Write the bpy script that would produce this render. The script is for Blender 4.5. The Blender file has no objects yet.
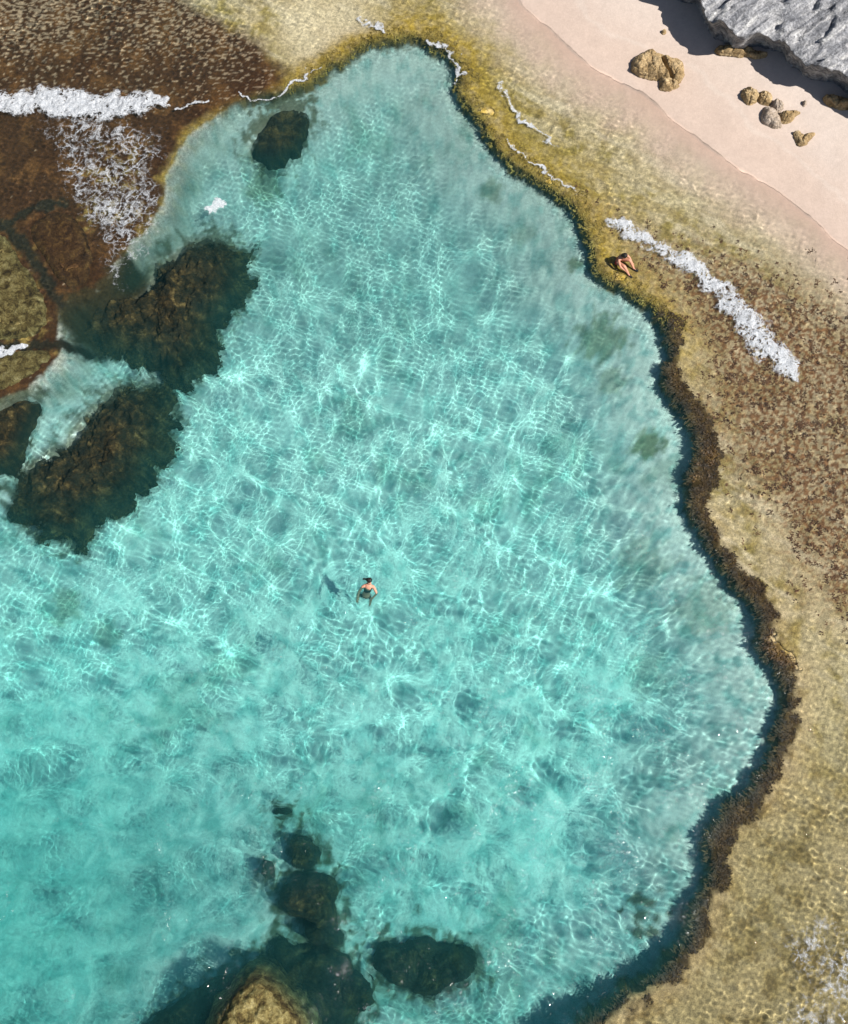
import bpy, bmesh, math
import numpy as np
from mathutils import Vector

scene = bpy.context.scene
COL = scene.collection
RAD = math.radians
rng = np.random.default_rng(7)

# ------------------------------------------------------------------ camera
CAM_H, TILT, FPX = 37.7, RAD(15.0), 1098.0
CAM_Y = -CAM_H * math.tan(TILT)
cam_d = bpy.data.cameras.new("camera")
cam = bpy.data.objects.new("camera", cam_d)
COL.objects.link(cam)
cam.location = (0, CAM_Y, CAM_H)
cam.rotation_euler = (TILT, 0, 0)
cam_d.sensor_fit = 'VERTICAL'
cam_d.angle = 2 * math.atan(512 / FPX)
cam_d.clip_end = 5000
cam_d.clip_start = 0.5
scene.camera = cam


def P(px, py, z=0.0):
    """survey point: the place at height z seen at a given spot of the photograph (bent at the water surface when below it)"""
    x, y = (px - 424) / FPX, -(py - 512) / FPX
    d = np.array([x, y * math.cos(TILT) + math.sin(TILT), y * math.sin(TILT) - math.cos(TILT)])
    t = (max(z, 0.0) - CAM_H) / d[2]
    p = np.array([0, CAM_Y, CAM_H]) + d * t
    if z < 0:
        d = d / np.linalg.norm(d)
        h = d[:2] / 1.33
        dz = math.sqrt(1 - h @ h)
        p[:2] += h * (-z / dz)
        p[2] = z
    return p


def PL(pts, z=0.0):
    return np.array([P(a, b, z)[:2] for a, b in pts])


# ------------------------------------------------------------------ numpy helpers
PERM = np.random.default_rng(11).permutation(4096).astype(np.int64)


def _hash(i, j, s):
    return PERM[(PERM[(i + s * 131) & 4095] + j) & 4095]


def perlin(x, y, s=0):
    xi, yi = np.floor(x).astype(np.int64), np.floor(y).astype(np.int64)
    fx, fy = x - xi, y - yi
    u, v = fx ** 3 * (fx * (fx * 6 - 15) + 10), fy ** 3 * (fy * (fy * 6 - 15) + 10)

    def g(a, b):
        an = _hash(xi + a, yi + b, s) * (2 * math.pi / 4096)
        return np.cos(an) * (fx - a) + np.sin(an) * (fy - b)
    n0 = g(0, 0) * (1 - u) + g(1, 0) * u
    n1 = g(0, 1) * (1 - u) + g(1, 1) * u
    return (n0 * (1 - v) + n1 * v) * 1.5


def fbm(x, y, sc, octv=4, s=0, gain=0.5):
    r, a, t = 0, 1.0, 0.0
    for o in range(octv):
        r = r + a * perlin(x / sc * 2 ** o + 17.3 * o, y / sc * 2 ** o - 9.1 * o, s + o)
        t += a
        a *= gain
    return r / t * 1.4


def worley(x, y, s=0):
    xi, yi = np.floor(x).astype(np.int64), np.floor(y).astype(np.int64)
    f1 = np.full(x.shape, 9.0)
    f2 = np.full(x.shape, 9.0)
    for a in (-1, 0, 1):
        for b in (-1, 0, 1):
            h = _hash(xi + a, yi + b, s)
            qx = xi + a + (h & 63) / 63.0
            qy = yi + b + ((h >> 6) & 63) / 63.0
            d = np.hypot(qx - x, qy - y)
            m = d < f1
            f2 = np.where(m, f1, np.minimum(f2, d))
            f1 = np.where(m, d, f1)
    return f1, f2


def sst(a, b, x):
    t = np.clip((x - a) / (b - a), 0, 1)
    return t * t * (3 - 2 * t)


def mix(a, b, t):
    return a + (b - a) * t


def chaikin(p, n=2, closed=True):
    for _ in range(n):
        q = np.roll(p, -1, 0) if closed else p[1:]
        pp = p if closed else p[:-1]
        new = np.stack([pp * .75 + q * .25, pp * .25 + q * .75], 1).reshape(-1, 2)
        p = new if closed else np.vstack([p[:1], new, p[-1:]])
    return p


def seg_dist(poly, X, Y, closed=True):
    d = np.full(X.shape, 1e9)
    n = len(poly)
    for i in range(n if closed else n - 1):
        a, b = poly[i], poly[(i + 1) % n]
        e = b - a
        L = e @ e + 1e-12
        t = np.clip(((X - a[0]) * e[0] + (Y - a[1]) * e[1]) / L, 0, 1)
        d = np.minimum(d, (X - a[0] - t * e[0]) ** 2 + (Y - a[1] - t * e[1]) ** 2)
    return np.sqrt(d)


def inside(poly, X, Y):
    r = np.zeros(X.shape, bool)
    n = len(poly)
    for i in range(n):
        a, b = poly[i], poly[(i + 1) % n]
        if a[1] == b[1]:
            continue
        c = ((a[1] > Y) != (b[1] > Y)) & (X < (b[0] - a[0]) * (Y - a[1]) / (b[1] - a[1]) + a[0])
        r ^= c
    return r


def sdf(poly, X, Y):
    d = seg_dist(poly, X, Y)
    return np.where(inside(poly, X, Y), -d, d)


def axis(lo, hi, step, far):
    a = list(np.arange(lo, hi + step / 2, step))
    s, v = step, a[-1]
    up = []
    while v < far:
        s *= 1.3
        v += s
        up.append(v)
    s, v = step, a[0]
    dn = []
    while v > -far:
        s *= 1.3
        v -= s
        dn.append(v)
    return np.array(dn[::-1] + a + up)


def raw_mesh(name, v, f, smooth=True):
    me = bpy.data.meshes.new(name)
    v = np.asarray(v, np.float32)
    f = np.asarray(f, np.int32)
    k = f.shape[1]
    me.vertices.add(len(v))
    me.vertices.foreach_set('co', v.ravel())
    me.loops.add(f.size)
    me.loops.foreach_set('vertex_index', f.ravel())
    me.polygons.add(len(f))
    me.polygons.foreach_set('loop_start', np.arange(len(f), dtype=np.int32) * k)
    me.polygons.foreach_set('use_smooth', np.full(len(f), smooth))
    me.update(calc_edges=True)
    return me


def compact(v, f, *attrs):
    used = np.zeros(len(v), bool)
    used[f.ravel()] = True
    idx = np.cumsum(used) - 1
    return (v[used], idx[f]) + tuple(a[used] for a in attrs)


def link(name, me, mat=None, parent=None, receiver=True):
    o = bpy.data.objects.new(name, me)
    COL.objects.link(o)
    if mat is not None:
        me.materials.append(mat)
    if parent is not None:
        o.parent = parent
    if receiver:
        o.cycles.is_caustics_receiver = True
    return o


def tag(o, label=None, cat=None, group=None, kind=None):
    if label:
        o['label'] = label
    if cat:
        o['category'] = cat
    if group:
        o['group'] = group
    if kind:
        o['kind'] = kind
    return o


def col_attr(me, name, c):
    a = me.color_attributes.new(name, 'FLOAT_COLOR', 'POINT')
    c4 = np.ones((len(c), 4), np.float32)
    c4[:, :3] = c
    a.data.foreach_set('color', c4.ravel())


def grid_faces(ny, nx):
    i = np.arange(nx * ny).reshape(ny, nx)
    return np.stack([i[:-1, :-1], i[:-1, 1:], i[1:, 1:], i[1:, :-1]], -1).reshape(-1, 4)


# ------------------------------------------------------------------ materials
class NT:
    def __init__(s, name):
        s.m = bpy.data.materials.new(name)
        s.m.use_nodes = True
        s.t = s.m.node_tree
        s.t.nodes.clear()
        s.out = s.n('ShaderNodeOutputMaterial')

    def n(s, typ, **kw):
        nd = s.t.nodes.new(typ)
        for k, v in kw.items():
            if hasattr(nd, k):
                setattr(nd, k, v)
            else:
                nd.inputs[k].default_value = v
        return nd

    def l(s, a, b):
        s.t.links.new(a, b)

    def noise(s, scale, detail=4, rough=.55, dist=0.0, vec=None):
        nd = s.n('ShaderNodeTexNoise')
        nd.inputs['Scale'].default_value = scale
        nd.inputs['Detail'].default_value = detail
        nd.inputs['Roughness'].default_value = rough
        nd.inputs['Distortion'].default_value = dist
        s.l(vec if vec is not None else s.pos(), nd.inputs['Vector'])
        return nd.outputs['Fac']

    def pos(s):
        if not hasattr(s, '_p'):
            s._p = s.n('ShaderNodeNewGeometry').outputs['Position']
        return s._p

    def scaled(s, sc, rot=(0, 0, 0)):
        mp = s.n('ShaderNodeMapping')
        mp.inputs['Scale'].default_value = sc
        mp.inputs['Rotation'].default_value = rot
        s.l(s.pos(), mp.inputs['Vector'])
        return mp.outputs[0]

    def ramp(s, fac, stops):
        r = s.n('ShaderNodeValToRGB')
        e = r.color_ramp.elements
        while len(e) < len(stops):
            e.new(.5)
        for q, (p, c) in zip(e, stops):
            q.position = p
            q.color = (c[0], c[1], c[2], 1) if not isinstance(c, (int, float)) else (c, c, c, 1)
        s.l(fac, r.inputs[0])
        return r.outputs[0]

    def mixc(s, a, b, fac, mode='MIX'):
        m = s.n('ShaderNodeMix')
        m.data_type = 'RGBA'
        m.blend_type = mode
        for sock, val in ((m.inputs[0], fac), (m.inputs[6], a), (m.inputs[7], b)):
            if isinstance(val, (int, float)):
                sock.default_value = val
            elif isinstance(val, tuple):
                sock.default_value = (*val, 1)
            else:
                s.l(val, sock)
        return m.outputs[2]

    def finish(s, color, rough=.8, bump=None, strength=.4, dist=.03, spec=.25, sss=None):
        b = s.n('ShaderNodeBsdfPrincipled')
        if isinstance(color, tuple):
            b.inputs['Base Color'].default_value = (*color, 1)
        else:
            s.l(color, b.inputs['Base Color'])
        b.inputs['Roughness'].default_value = rough
        b.inputs['Specular IOR Level'].default_value = spec
        if bump is not None:
            bn = s.n('ShaderNodeBump')
            bn.inputs['Strength'].default_value = strength
            bn.inputs['Distance'].default_value = dist
            s.l(bump, bn.inputs['Height'])
            s.l(bn.outputs[0], b.inputs['Normal'])
        s.l(b.outputs[0], s.out.inputs[0])
        return s.m


def mat_ground():
    t = NT("ground_surface")
    at = t.n('ShaderNodeAttribute', attribute_name='zone')
    n1 = t.noise(9, 6, .7)
    n2 = t.noise(38, 3, .6)
    gr = t.n('ShaderNodeAttribute', attribute_name='grain')
    c = t.mixc(at.outputs['Color'], t.ramp(n1, [(.3, .55), (.5, .96), (.72, 1.55)]), gr.outputs['Fac'], 'MULTIPLY')
    c = t.mixc(c, t.ramp(n2, [(.32, .62), (.5, 1.0), (.7, 1.42)]), gr.outputs['Fac'], 'MULTIPLY')
    hs = t.n('ShaderNodeMath', operation='ADD')
    t.l(n1, hs.inputs[0])
    t.l(n2, hs.inputs[1])
    return t.finish(c, .85, hs.outputs[0], .35, .03, .2)


def mat_rock(name, stops, scale=2.2, bscale=14, strength=.7, rough=.85, stretch=None, spec=.25, dist=.06):
    t = NT(name)
    vec = None
    if stretch:
        m2 = t.n('ShaderNodeMapping')
        t.l(t.scaled((1, 1, 1), stretch[1]), m2.inputs['Vector'])
        m2.inputs['Scale'].default_value = stretch[0]
        vec = m2.outputs[0]
    n1 = t.noise(scale, 8, .62, .6, vec)
    n2 = t.noise(bscale, 6, .65, .3)
    c = t.ramp(n1, stops)
    c = t.mixc(c, t.ramp(n2, [(.3, .5), (.5, 1.0), (.7, 1.6)]), 1.0, 'MULTIPLY')
    hs = t.n('ShaderNodeMath', operation='ADD')
    t.l(n1, hs.inputs[0])
    t.l(n2, hs.inputs[1])
    return t.finish(c, rough, hs.outputs[0], strength, dist, spec)


def mat_plain(name, colr, rough=.6, nscale=20, var=.25, spec=.3):
    t = NT(name)
    n = t.noise(nscale, 4)
    c = t.mixc(colr, t.ramp(n, [(.3, 1 - var), (.7, 1 + var)]), 1.0, 'MULTIPLY')
    return t.finish(c, rough, n, .2, .01, spec)


def mat_leaf(name, c0, c1, c2):
    t = NT(name)
    n = t.noise(2.4, 6, .65)
    at = t.n('ShaderNodeAttribute', attribute_name='tone')
    c = t.ramp(n, [(.3, c0), (.5, c1), (.72, c2)])
    c = t.mixc(c, at.outputs['Color'], 1.0, 'MULTIPLY')
    return t.finish(c, .6, None, spec=.3)


def mat_water():
    t = NT("sea_water")
    g = t.n('ShaderNodeBsdfGlass')
    g.inputs['Roughness'].default_value = 0
    g.inputs['IOR'].default_value = 1.33
    at = t.n('ShaderNodeAttribute', attribute_name='tint')
    t.l(at.outputs['Color'], g.inputs['Color'])
    tr = t.n('ShaderNodeBsdfTransparent')
    t.l(at.outputs['Color'], tr.inputs['Color'])
    soft = t.n('ShaderNodeMixShader')
    fi = t.n('ShaderNodeAttribute', attribute_name='film')
    t.l(fi.outputs['Fac'], soft.inputs[0])
    t.l(g.outputs[0], soft.inputs[1])
    t.l(tr.outputs[0], soft.inputs[2])
    # turquoise veil in the surface colour for light scattered back by deeper water
    d = t.n('ShaderNodeBsdfDiffuse', Color=(.10, .62, .62, 1))
    va = t.n('ShaderNodeAttribute', attribute_name='veil')
    mx = t.n('ShaderNodeMixShader')
    t.l(va.outputs['Fac'], mx.inputs[0])
    t.l(soft.outputs[0], mx.inputs[1])
    t.l(d.outputs[0], mx.inputs[2])
    # unresolved capillary ripples: a faint rough gloss that sparkles where the wind chops the surface
    gl = t.n('ShaderNodeBsdfGlossy')
    gl.inputs['Roughness'].default_value = .07
    bn = t.n('ShaderNodeBump')
    bn.inputs['Strength'].default_value = 1.0
    bn.inputs['Distance'].default_value = .09
    t.l(t.noise(3.6, 3, .5, .5, t.scaled((.8, 2.0, 1.0))), bn.inputs['Height'])
    t.l(bn.outputs[0], gl.inputs['Normal'])
    ca = t.n('ShaderNodeAttribute', attribute_name='chop')
    m2 = t.n('ShaderNodeMixShader')
    t.l(ca.outputs['Fac'], m2.inputs[0])
    t.l(mx.outputs[0], m2.inputs[1])
    t.l(gl.outputs[0], m2.inputs[2])
    t.l(m2.outputs[0], t.out.inputs[0])
    return t.m


def mat_foam():
    t = NT("sea_foam")
    n = t.noise(16, 6, .7)
    c = t.ramp(n, [(.3, (.27, .30, .34)), (.5, (.43, .45, .475)), (.7, (.55, .56, .57))])
    t.finish(c, .7, n, .6, .05, .3)
    sh = t.out.inputs[0].links[0].from_socket
    at = t.n('ShaderNodeAttribute', attribute_name='dens')
    tr = t.n('ShaderNodeBsdfTransparent')
    n2 = t.noise(34, 4, .7)
    sm = t.n('ShaderNodeMath', operation='MULTIPLY_ADD')
    t.l(t.ramp(n2, [(.35, 0.0), (.62, 1.0)]), sm.inputs[0])
    sm.inputs[1].default_value = .7
    t.l(at.outputs['Fac'], sm.inputs[2])
    sb = t.n('ShaderNodeMath', operation='SUBTRACT', use_clamp=True)
    t.l(sm.outputs[0], sb.inputs[0])
    sb.inputs[1].default_value = .5
    mx = t.n('ShaderNodeMixShader')
    t.l(sb.outputs[0], mx.inputs[0])
    t.l(tr.outputs[0], mx.inputs[1])
    t.l(sh, mx.inputs[2])
    t.l(mx.outputs[0], t.out.inputs[0])
    return t.m


M_GROUND = mat_ground()
M_WATER = mat_water()
M_FOAM = mat_foam()
M_DARK = mat_rock("weedy_rock", [(.30, (.010, .012, .007)), (.46, (.026, .023, .010)), (.58, (.075, .05, .017)), (.71, (.24, .165, .06))], 2.6, 19, 1.0, dist=.08)
M_DEEP = mat_rock("dark_weed_rock", [(.32, (.006, .010, .008)), (.50, (.020, .024, .013)), (.64, (.07, .058, .022)), (.80, (.15, .12, .045))], 2.2, 17, 1.0, dist=.08)
M_SLAB = mat_rock("brown_slab_rock", [(.30, (.02, .010, .004)), (.5, (.06, .03, .010)), (.62, (.11, .06, .018)), (.78, (.22, .15, .05))], 3.0, 17, .9)
M_GOLD = mat_rock("golden_slab_rock", [(.34, (.035, .024, .008)), (.46, (.11, .082, .026)), (.57, (.21, .17, .062)), (.74, (.34, .29, .14))], 3.8, 21, 1.0)
M_BOULDER = mat_rock("ochre_boulder_rock", [(.28, (.10, .062, .025)), (.44, (.24, .165, .08)), (.6, (.36, .265, .145)), (.78, (.46, .37, .24))], 2.6, 16, .8)
M_PALE = mat_rock("pale_beach_rock", [(.28, (.18, .14, .10)), (.5, (.31, .25, .195)), (.75, (.41, .35, .295))], 3.0, 16, .6)
M_CLIFF = mat_rock("grey_limestone", [(.30, (.09, .093, .105)), (.42, (.19, .195, .21)), (.53, (.32, .32, .33)), (.68, (.54, .535, .52))], 1.6, 9, 1.0,
                   stretch=((.32, 2.0, 1.6), (0, 0, RAD(-38))), dist=.16)
M_RIMWEED = mat_leaf("brown_rim_seaweed", (.018, .010, .003), (.056, .031, .008), (.13, .08, .021))
M_REEFWEED = mat_leaf("red_brown_reef_weed", (.055, .024, .010), (.115, .05, .020), (.20, .11, .05))
M_GOLDWEED = mat_leaf("golden_turf_weed", (.13, .085, .014), (.25, .18, .035), (.38, .29, .08))
M_ROCKWEED = mat_leaf("dark_olive_rock_weed", (.008, .010, .005), (.028, .024, .009), (.11, .075, .022))
M_SLABWEED = mat_leaf("brown_slab_weed", (.03, .017, .005), (.08, .045, .013), (.18, .12, .035))
M_SKIN = mat_plain("pinkish_skin", (.50, .24, .16), .55, 30, .1)
M_HAIR = mat_plain("dark_hair", (.012, .009, .008), .5, 60, .4)
M_RED = mat_plain("red_swimwear", (.42, .06, .05), .7, 40, .15)
M_BLACK = mat_plain("black_swimwear", (.012, .013, .018), .7, 40, .3)
M_SHOE = mat_plain("dark_shoe_fabric", (.02, .022, .026), .7, 40, .3)

# ------------------------------------------------------------------ traced outlines (photo spots -> metres at the water line)
pool_px = [(300, 84), (320, 72), (345, 55), (380, 40), (410, 35), (435, 42), (455, 56), (462, 75), (461, 94), (475, 112), (490, 132),
           (500, 150), (520, 167), (545, 182), (568, 200), (581, 214), (589, 235), (593, 256), (603, 273), (622, 288), (646, 301),
           (662, 318), (674, 340), (672, 360), (665, 374), (672, 394), (690, 415), (701, 440), (698, 465), (690, 482), (693, 510), (703, 528),
           (719, 552), (728, 572), (742, 587), (757, 608), (766, 626), (761, 643), (769, 658), (781, 668), (787, 690), (788, 715),
           (779, 738), (772, 765), (757, 792), (737, 803), (716, 824), (712, 855), (708, 894), (697, 921), (689, 943), (663, 975),
           (638, 993), (613, 1008), (594, 1024), (545, 1062), (430, 1110), (250, 1130), (0, 1160), (-300, 1160), (-700, 950),
           (-700, 440), (-120, 425), (-30, 410), (0, 399), (28, 386), (52, 366), (62, 348), (54, 320), (66, 298), (100, 291), (110, 266), (126, 244), (150, 222), (160, 205),
           (166, 170), (190, 128), (215, 112), (240, 100), (270, 92)]
POOL = chaikin(PL(pool_px), 2)
beach_px = [(505, -30), (520, 2), (545, 20), (562, 42), (592, 64), (622, 80), (655, 98), (690, 130), (725, 158), (762, 178), (800, 206),
            (850, 244), (960, 330), (1300, 560), (1700, 300), (1700, -430), (600, -430)]
BEACH = chaikin(PL(beach_px), 2)
weed_px = [(570, 175), (610, 205), (665, 232), (740, 235), (800, 262), (900, 300), (900, 640), (822, 628), (790, 600), (765, 545), (735, 480),
           (705, 410), (690, 345), (650, 300), (622, 255)]
WEED = chaikin(PL(weed_px), 2)
topleft_px = [(-400, -200), (120, -160), (170, -10), (225, 12), (268, 42), (292, 72), (280, 92), (235, 105), (200, 118), (168, 160), (160, 215), (130, 260),
              (130, 345), (70, 378), (24, 418), (-60, 450), (-400, 450)]
TOPLEFT = chaikin(PL(topleft_px), 2)
DARKP = chaikin(PL([(62, 292), (98, 284), (112, 262), (128, 250), (140, 262), (130, 300), (120, 345), (70, 342), (58, 318)]), 2)
CRACKS = [chaikin(PL(q), 2, False) for q in ([(-20, 226), (8, 222), (30, 206), (60, 200)], [(10, 228), (24, 244), (38, 268), (52, 292), (64, 304)], [(-20, 346), (20, 346), (60, 342), (90, 346)])]
ROCKPX = [
    [(226, 230), (247, 246), (246, 270), (233, 300), (217, 320), (207, 347), (188, 374), (160, 366), (140, 352), (105, 348), (72, 334), (58, 305), (88, 293), (118, 298), (140, 284), (162, 256), (186, 236), (205, 226)],
    [(125, 374), (150, 372), (164, 385), (171, 410), (165, 440), (150, 465), (132, 488), (110, 503), (87, 510), (72, 535), (62, 547), (45, 532), (15, 520), (4, 495), (2, 475), (22, 465), (42, 455), (70, 432), (92, 397)],
    [(300, 102), (312, 107), (313, 124), (301, 145), (282, 161), (262, 162), (246, 151), (252, 135), (266, 116), (281, 105)],
    [(-30, 405), (5, 402), (28, 388), (42, 398), (34, 415), (22, 440), (16, 458), (-5, 472), (-30, 470)],
    [(281, 840), (296, 833), (319, 847), (318, 864), (302, 874), (283, 868), (290, 855)],
    [(272, 888), (300, 874), (329, 872), (341, 888), (334, 911), (337, 934), (326, 941), (307, 925), (283, 925), (272, 907)],
    [(258, 861), (267, 862), (271, 870), (269, 881), (260, 882), (256, 872)],
    [(262, 940), (275, 932), (292, 944), (312, 938), (337, 945), (353, 960), (361, 988), (366, 1030), (340, 1060), (300, 1050), (284, 1000), (268, 975)],
    [(366, 949), (385, 943), (402, 946), (418, 935), (442, 944), (460, 946), (480, 953), (486, 977), (466, 991), (447, 996), (432, 1005), (404, 997), (380, 987), (368, 968)],
    [(110, 1050), (140, 1026), (172, 1006), (200, 982), (226, 968), (246, 966), (243, 985), (220, 1010), (212, 1060), (140, 1080)],
    [(634, 910), (645, 903), (655, 907), (657, 920), (648, 931), (640, 930), (633, 921)],
    [(268, 808), (282, 806), (294, 812), (288, 822), (272, 820)]]
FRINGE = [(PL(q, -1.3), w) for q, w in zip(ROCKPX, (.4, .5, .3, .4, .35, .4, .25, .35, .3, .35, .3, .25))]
YC = lambda py: P(424, py)[1]


def warp(X, Y):
    return X + .26 * fbm(X, Y, 1.0, 5, 31, .6), Y + .26 * fbm(X, Y, 1.0, 5, 47, .6)


def floor_depth(X, Y):
    d = np.interp(Y, [YC(1100), YC(1000), YC(800), YC(600), YC(400), YC(200), YC(90), YC(40)], [2.6, 2.5, 2.4, 2.15, 1.9, 1.9, 1.8, 1.1])
    d = d + .9 * sst(YC(560), YC(900), Y) * sst(-5, -13, X)
    return d


def terrain(X, Y):
    wx, wy = warp(X, Y)
    sp = sdf(POOL, wx, wy)
    sb = -sdf(BEACH, X + .15 * fbm(X, Y, 2.5, 2, 5), Y)            # > 0 on the beach
    n_big, n_mid, n_fin = fbm(X, Y, 5, 4, 1), fbm(X, Y, 1.2, 4, 2), fbm(X, Y, .28, 3, 3)
    left = sst(-6.5, -9.5, X) * sst(YC(480), YC(330), Y)            # soft shelf on the left shore
    # reef flat
    flat = -.17 + .05 * n_big + .035 * n_mid + .03 * n_fin
    low = sst(YC(560), YC(900), Y)
    flat = flat - .16 * low
    flat = flat - .12 * left + left * .05 * n_mid
    rim = np.exp(-((sp - .35) / .55) ** 2)
    flat = flat + rim * (.10 + .08 * low)
    # pool bottom
    fl = -floor_depth(X, Y) + .16 * n_big + .07 * n_mid + .012 * n_fin
    near = sst(-4.2, -.5, sp) * (1 - left)                          # sand banked against the wall
    fl = mix(fl, np.interp(Y, [YC(1030), YC(970), YC(890), YC(700)], [-2.0, -1.45, -.85, -.56]) + .07 * n_mid, near * .88)
    fl = fl + .5 * sst(-3.0, -.3, sp) * left
    w = mix(.22, 1.3, left)
    k = sst(-1, 0, (sp - .04) / w)
    z = mix(fl, flat, k)
    # beach
    sl = np.maximum(sb + .9, 0)
    zb = -.10 + .125 * np.maximum(sb, -.9) + .022 * np.maximum(sb, 0) ** 1.25 + .02 * n_big
    b = sst(-1.6, 0.2, sb)
    z = mix(z, np.where(sb > -1.7, zb + .004 * n_mid, z), b)
    z = z + .09 * b
    z = np.where((sb < -1.2) & (z > -.06), -.06 + .25 * np.minimum(z + .06, .08), z)
    far = np.maximum(np.abs(X), np.abs(Y)) > 60
    z = np.where(far & (sb < 0), np.minimum(z, -3), np.minimum(z, 6))
    return z, sp, sb, left, low


def pal(*c):
    return np.array(c, float)


def lerp3(c, d, m):
    return c + (d - c) * m[..., None]


def zone_colour(X, Y, z, sp, sb, left, low):
    n_big, n_mid = fbm(X, Y, 4.5, 4, 71), fbm(X, Y, 1.1, 4, 72)
    n_fin, n_mic = fbm(X, Y, .35, 3, 73), fbm(X, Y, .17, 2, 74)
    Q = .62
    c = np.zeros(X.shape + (3,)) + pal(.42, .335, .19)
    c = lerp3(c, pal(.25, .19, .055), sst(-.15, .5, n_mid + .6 * n_big))          # olive stain
    c = lerp3(c, pal(.42, .34, .21), sst(.1, .55, n_fin + .3 * n_big) * .6)
    ua, ub = X * .857 - Y * .515, X * .515 + Y * .857
    stk = fbm(ua * .28, ub * 1.5, .8, 4, 76)
    c = lerp3(c, pal(.50, .42, .285), sst(.10, .45, stk) * .6)
    c = lerp3(c, pal(.27, .19, .06), sst(.12, .5, -stk + .3 * n_mid) * .5)
    # golden turf along the upper rim
    upper = sst(YC(420), YC(300), Y)
    g = sst(2.6, .5, sp + .7 * n_mid) * upper
    c = lerp3(c, pal(.30, .205, .022), g * (.75 + .25 * np.clip(n_fin * 2, -1, 1)))
    c = lerp3(c, pal(.17, .12, .022), g * sst(.05, .45, n_fin + .5 * n_mid) * .7)
    # lower flat, warmer
    c = lerp3(c, pal(.385, .265, .115), low * .7)
    c = lerp3(c, pal(.15, .095, .03), low * sst(.05, .5, .8 * n_mid + .9 * n_fin + .4 * n_big) * .75)
    # weed patches on the right
    ws = -sdf(WEED, X + .8 * n_big, Y + .8 * n_mid)
    dens = sst(-1.0, 2.2, ws)
    spots = sst(.0, .25, n_mic * 1.0 + .38 * dens - .30 + .25 * n_big)
    c = lerp3(c, pal(.33, .23, .135), dens * .6)
    c = lerp3(c, pal(.125, .05, .017), spots * dens * .88)
    # dark brown weed band hugging the right rim
    rx = sst(YC(285), YC(325), Y) * sst(-2, 2, X)
    wd = .42 + .42 * n_mid + .50 * n_big
    band = sst(wd + .25, wd - .12, sp) * rx
    c = lerp3(c, pal(.05, .03, .008), band)
    edge = sst(.30, .02, sp + .2 * n_fin) * (1 - left)
    c = lerp3(c, pal(.13, .085, .02), edge * .7 * (1 - rx))
    c = c * (.86 - .20 * low)[..., None] * (1 + .16 * np.clip(n_mic * 1.6, -1, 1) + .14 * np.clip(n_fin * 1.5, -1, 1))[..., None]
    # brown weed flat top left with pale caustic flecks painted into its colour
    tl = sst(.35, -.5, sdf(TOPLEFT, X + .5 * n_mid, Y + .5 * n_big))
    fl = fbm(X, Y * 2.0, .24, 3, 81)
    flk = sst(.20, .46, fl + .30 * sst(YC(95), YC(0), Y) - .12 + .22 * n_big - .35 * sst(YC(95), YC(125), Y))
    brown = np.zeros_like(c) + pal(.052, .022, .007)
    brown = lerp3(brown, pal(.105, .047, .014), sst(-.1, .5, n_mid + .4 * n_fin))
    brown = lerp3(brown, pal(.33, .235, .15), flk * .9)
    yl = sst(.05, .5, n_big + .5 * n_mid) * sst(YC(130), YC(170), Y)
    brown = lerp3(brown, pal(.26, .18, .05), yl * sst(-.1, .3, n_fin) * .8)
    c = lerp3(c, brown * .80, tl)
    pale_top = sst(2.2, .0, np.hypot(X - P(330, 35)[0], (Y - P(330, 35)[1])) - 1.0)
    c = lerp3(c, pal(.50, .41, .27), pale_top * (1 - tl) * sst(.3, 1.2, sp) * .8)
    # pool sand
    sand = np.zeros_like(c) + pal(.89, .88, .80)
    sand = lerp3(sand, pal(.58, .64, .54), sst(.18, .6, n_mid * .6 + n_big * .75) * .75)
    sand = lerp3(sand, pal(.90, .90, .84), sst(.1, .6, -n_mid - n_big) * .6)
    for (px, py, r, a) in [(490, 200, .5, .6), (600, 345, 1.0, .75), (572, 272, .35, .8), (645, 448, .55, .9), (520, 240, .5, .4), (610, 385, .6, .55),
                           (60, 605, .7, .6), (100, 630, .5, .5), (640, 565, 1.0, .4), (700, 610, 1.1, .35), (650, 670, .9, .3), (265, 185, .9, .7)]:
        q = P(px, py, -1.8)
        d = np.hypot(X - q[0], Y - q[1]) / r + .55 * n_fin + .5 * n_mid
        sand = lerp3(sand, pal(.23, .27, .15), sst(1.15, .55, d) * a)
    wall = sst(-.30, -.08, sp + .12 * n_fin)
    wallc = np.zeros_like(c) + pal(.06, .048, .022)
    wallc = lerp3(wallc, pal(.14, .10, .03), sst(0, .4, n_fin))
    lw = wall * (1 - left * .6)
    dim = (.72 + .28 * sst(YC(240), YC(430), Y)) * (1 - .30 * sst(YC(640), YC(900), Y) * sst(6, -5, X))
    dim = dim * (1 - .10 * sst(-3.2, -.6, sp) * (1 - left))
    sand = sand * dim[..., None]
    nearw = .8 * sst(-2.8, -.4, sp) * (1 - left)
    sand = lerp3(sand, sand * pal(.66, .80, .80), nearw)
    mott = fbm(X, Y, .8, 4, 75) + .30 * sst(YC(560), YC(900), Y)
    sand = lerp3(sand, sand * pal(.55, .74, .76), sst(.14, .55, mott + .35 * n_mid) * .75)  # broad dark cells of the caustic pattern painted into the sand
    spot = fbm(X, Y, .5, 3, 77) + .25 * n_mid + .18 * fbm(X, Y, 3.0, 2, 78)
    sand = lerp3(sand, sand * pal(.56, .76, .77), sst(.10, .34, spot) * (.45 + .3 * sst(YC(240), YC(420), Y)))  # smaller dark gaps between caustics, also put into the sand colour
    lw = np.maximum(lw, .62 * left * sst(-1.5, -.1, sp + .6 * n_mid + .3 * n_fin))
    sand = lerp3(sand, wallc, lw)
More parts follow.
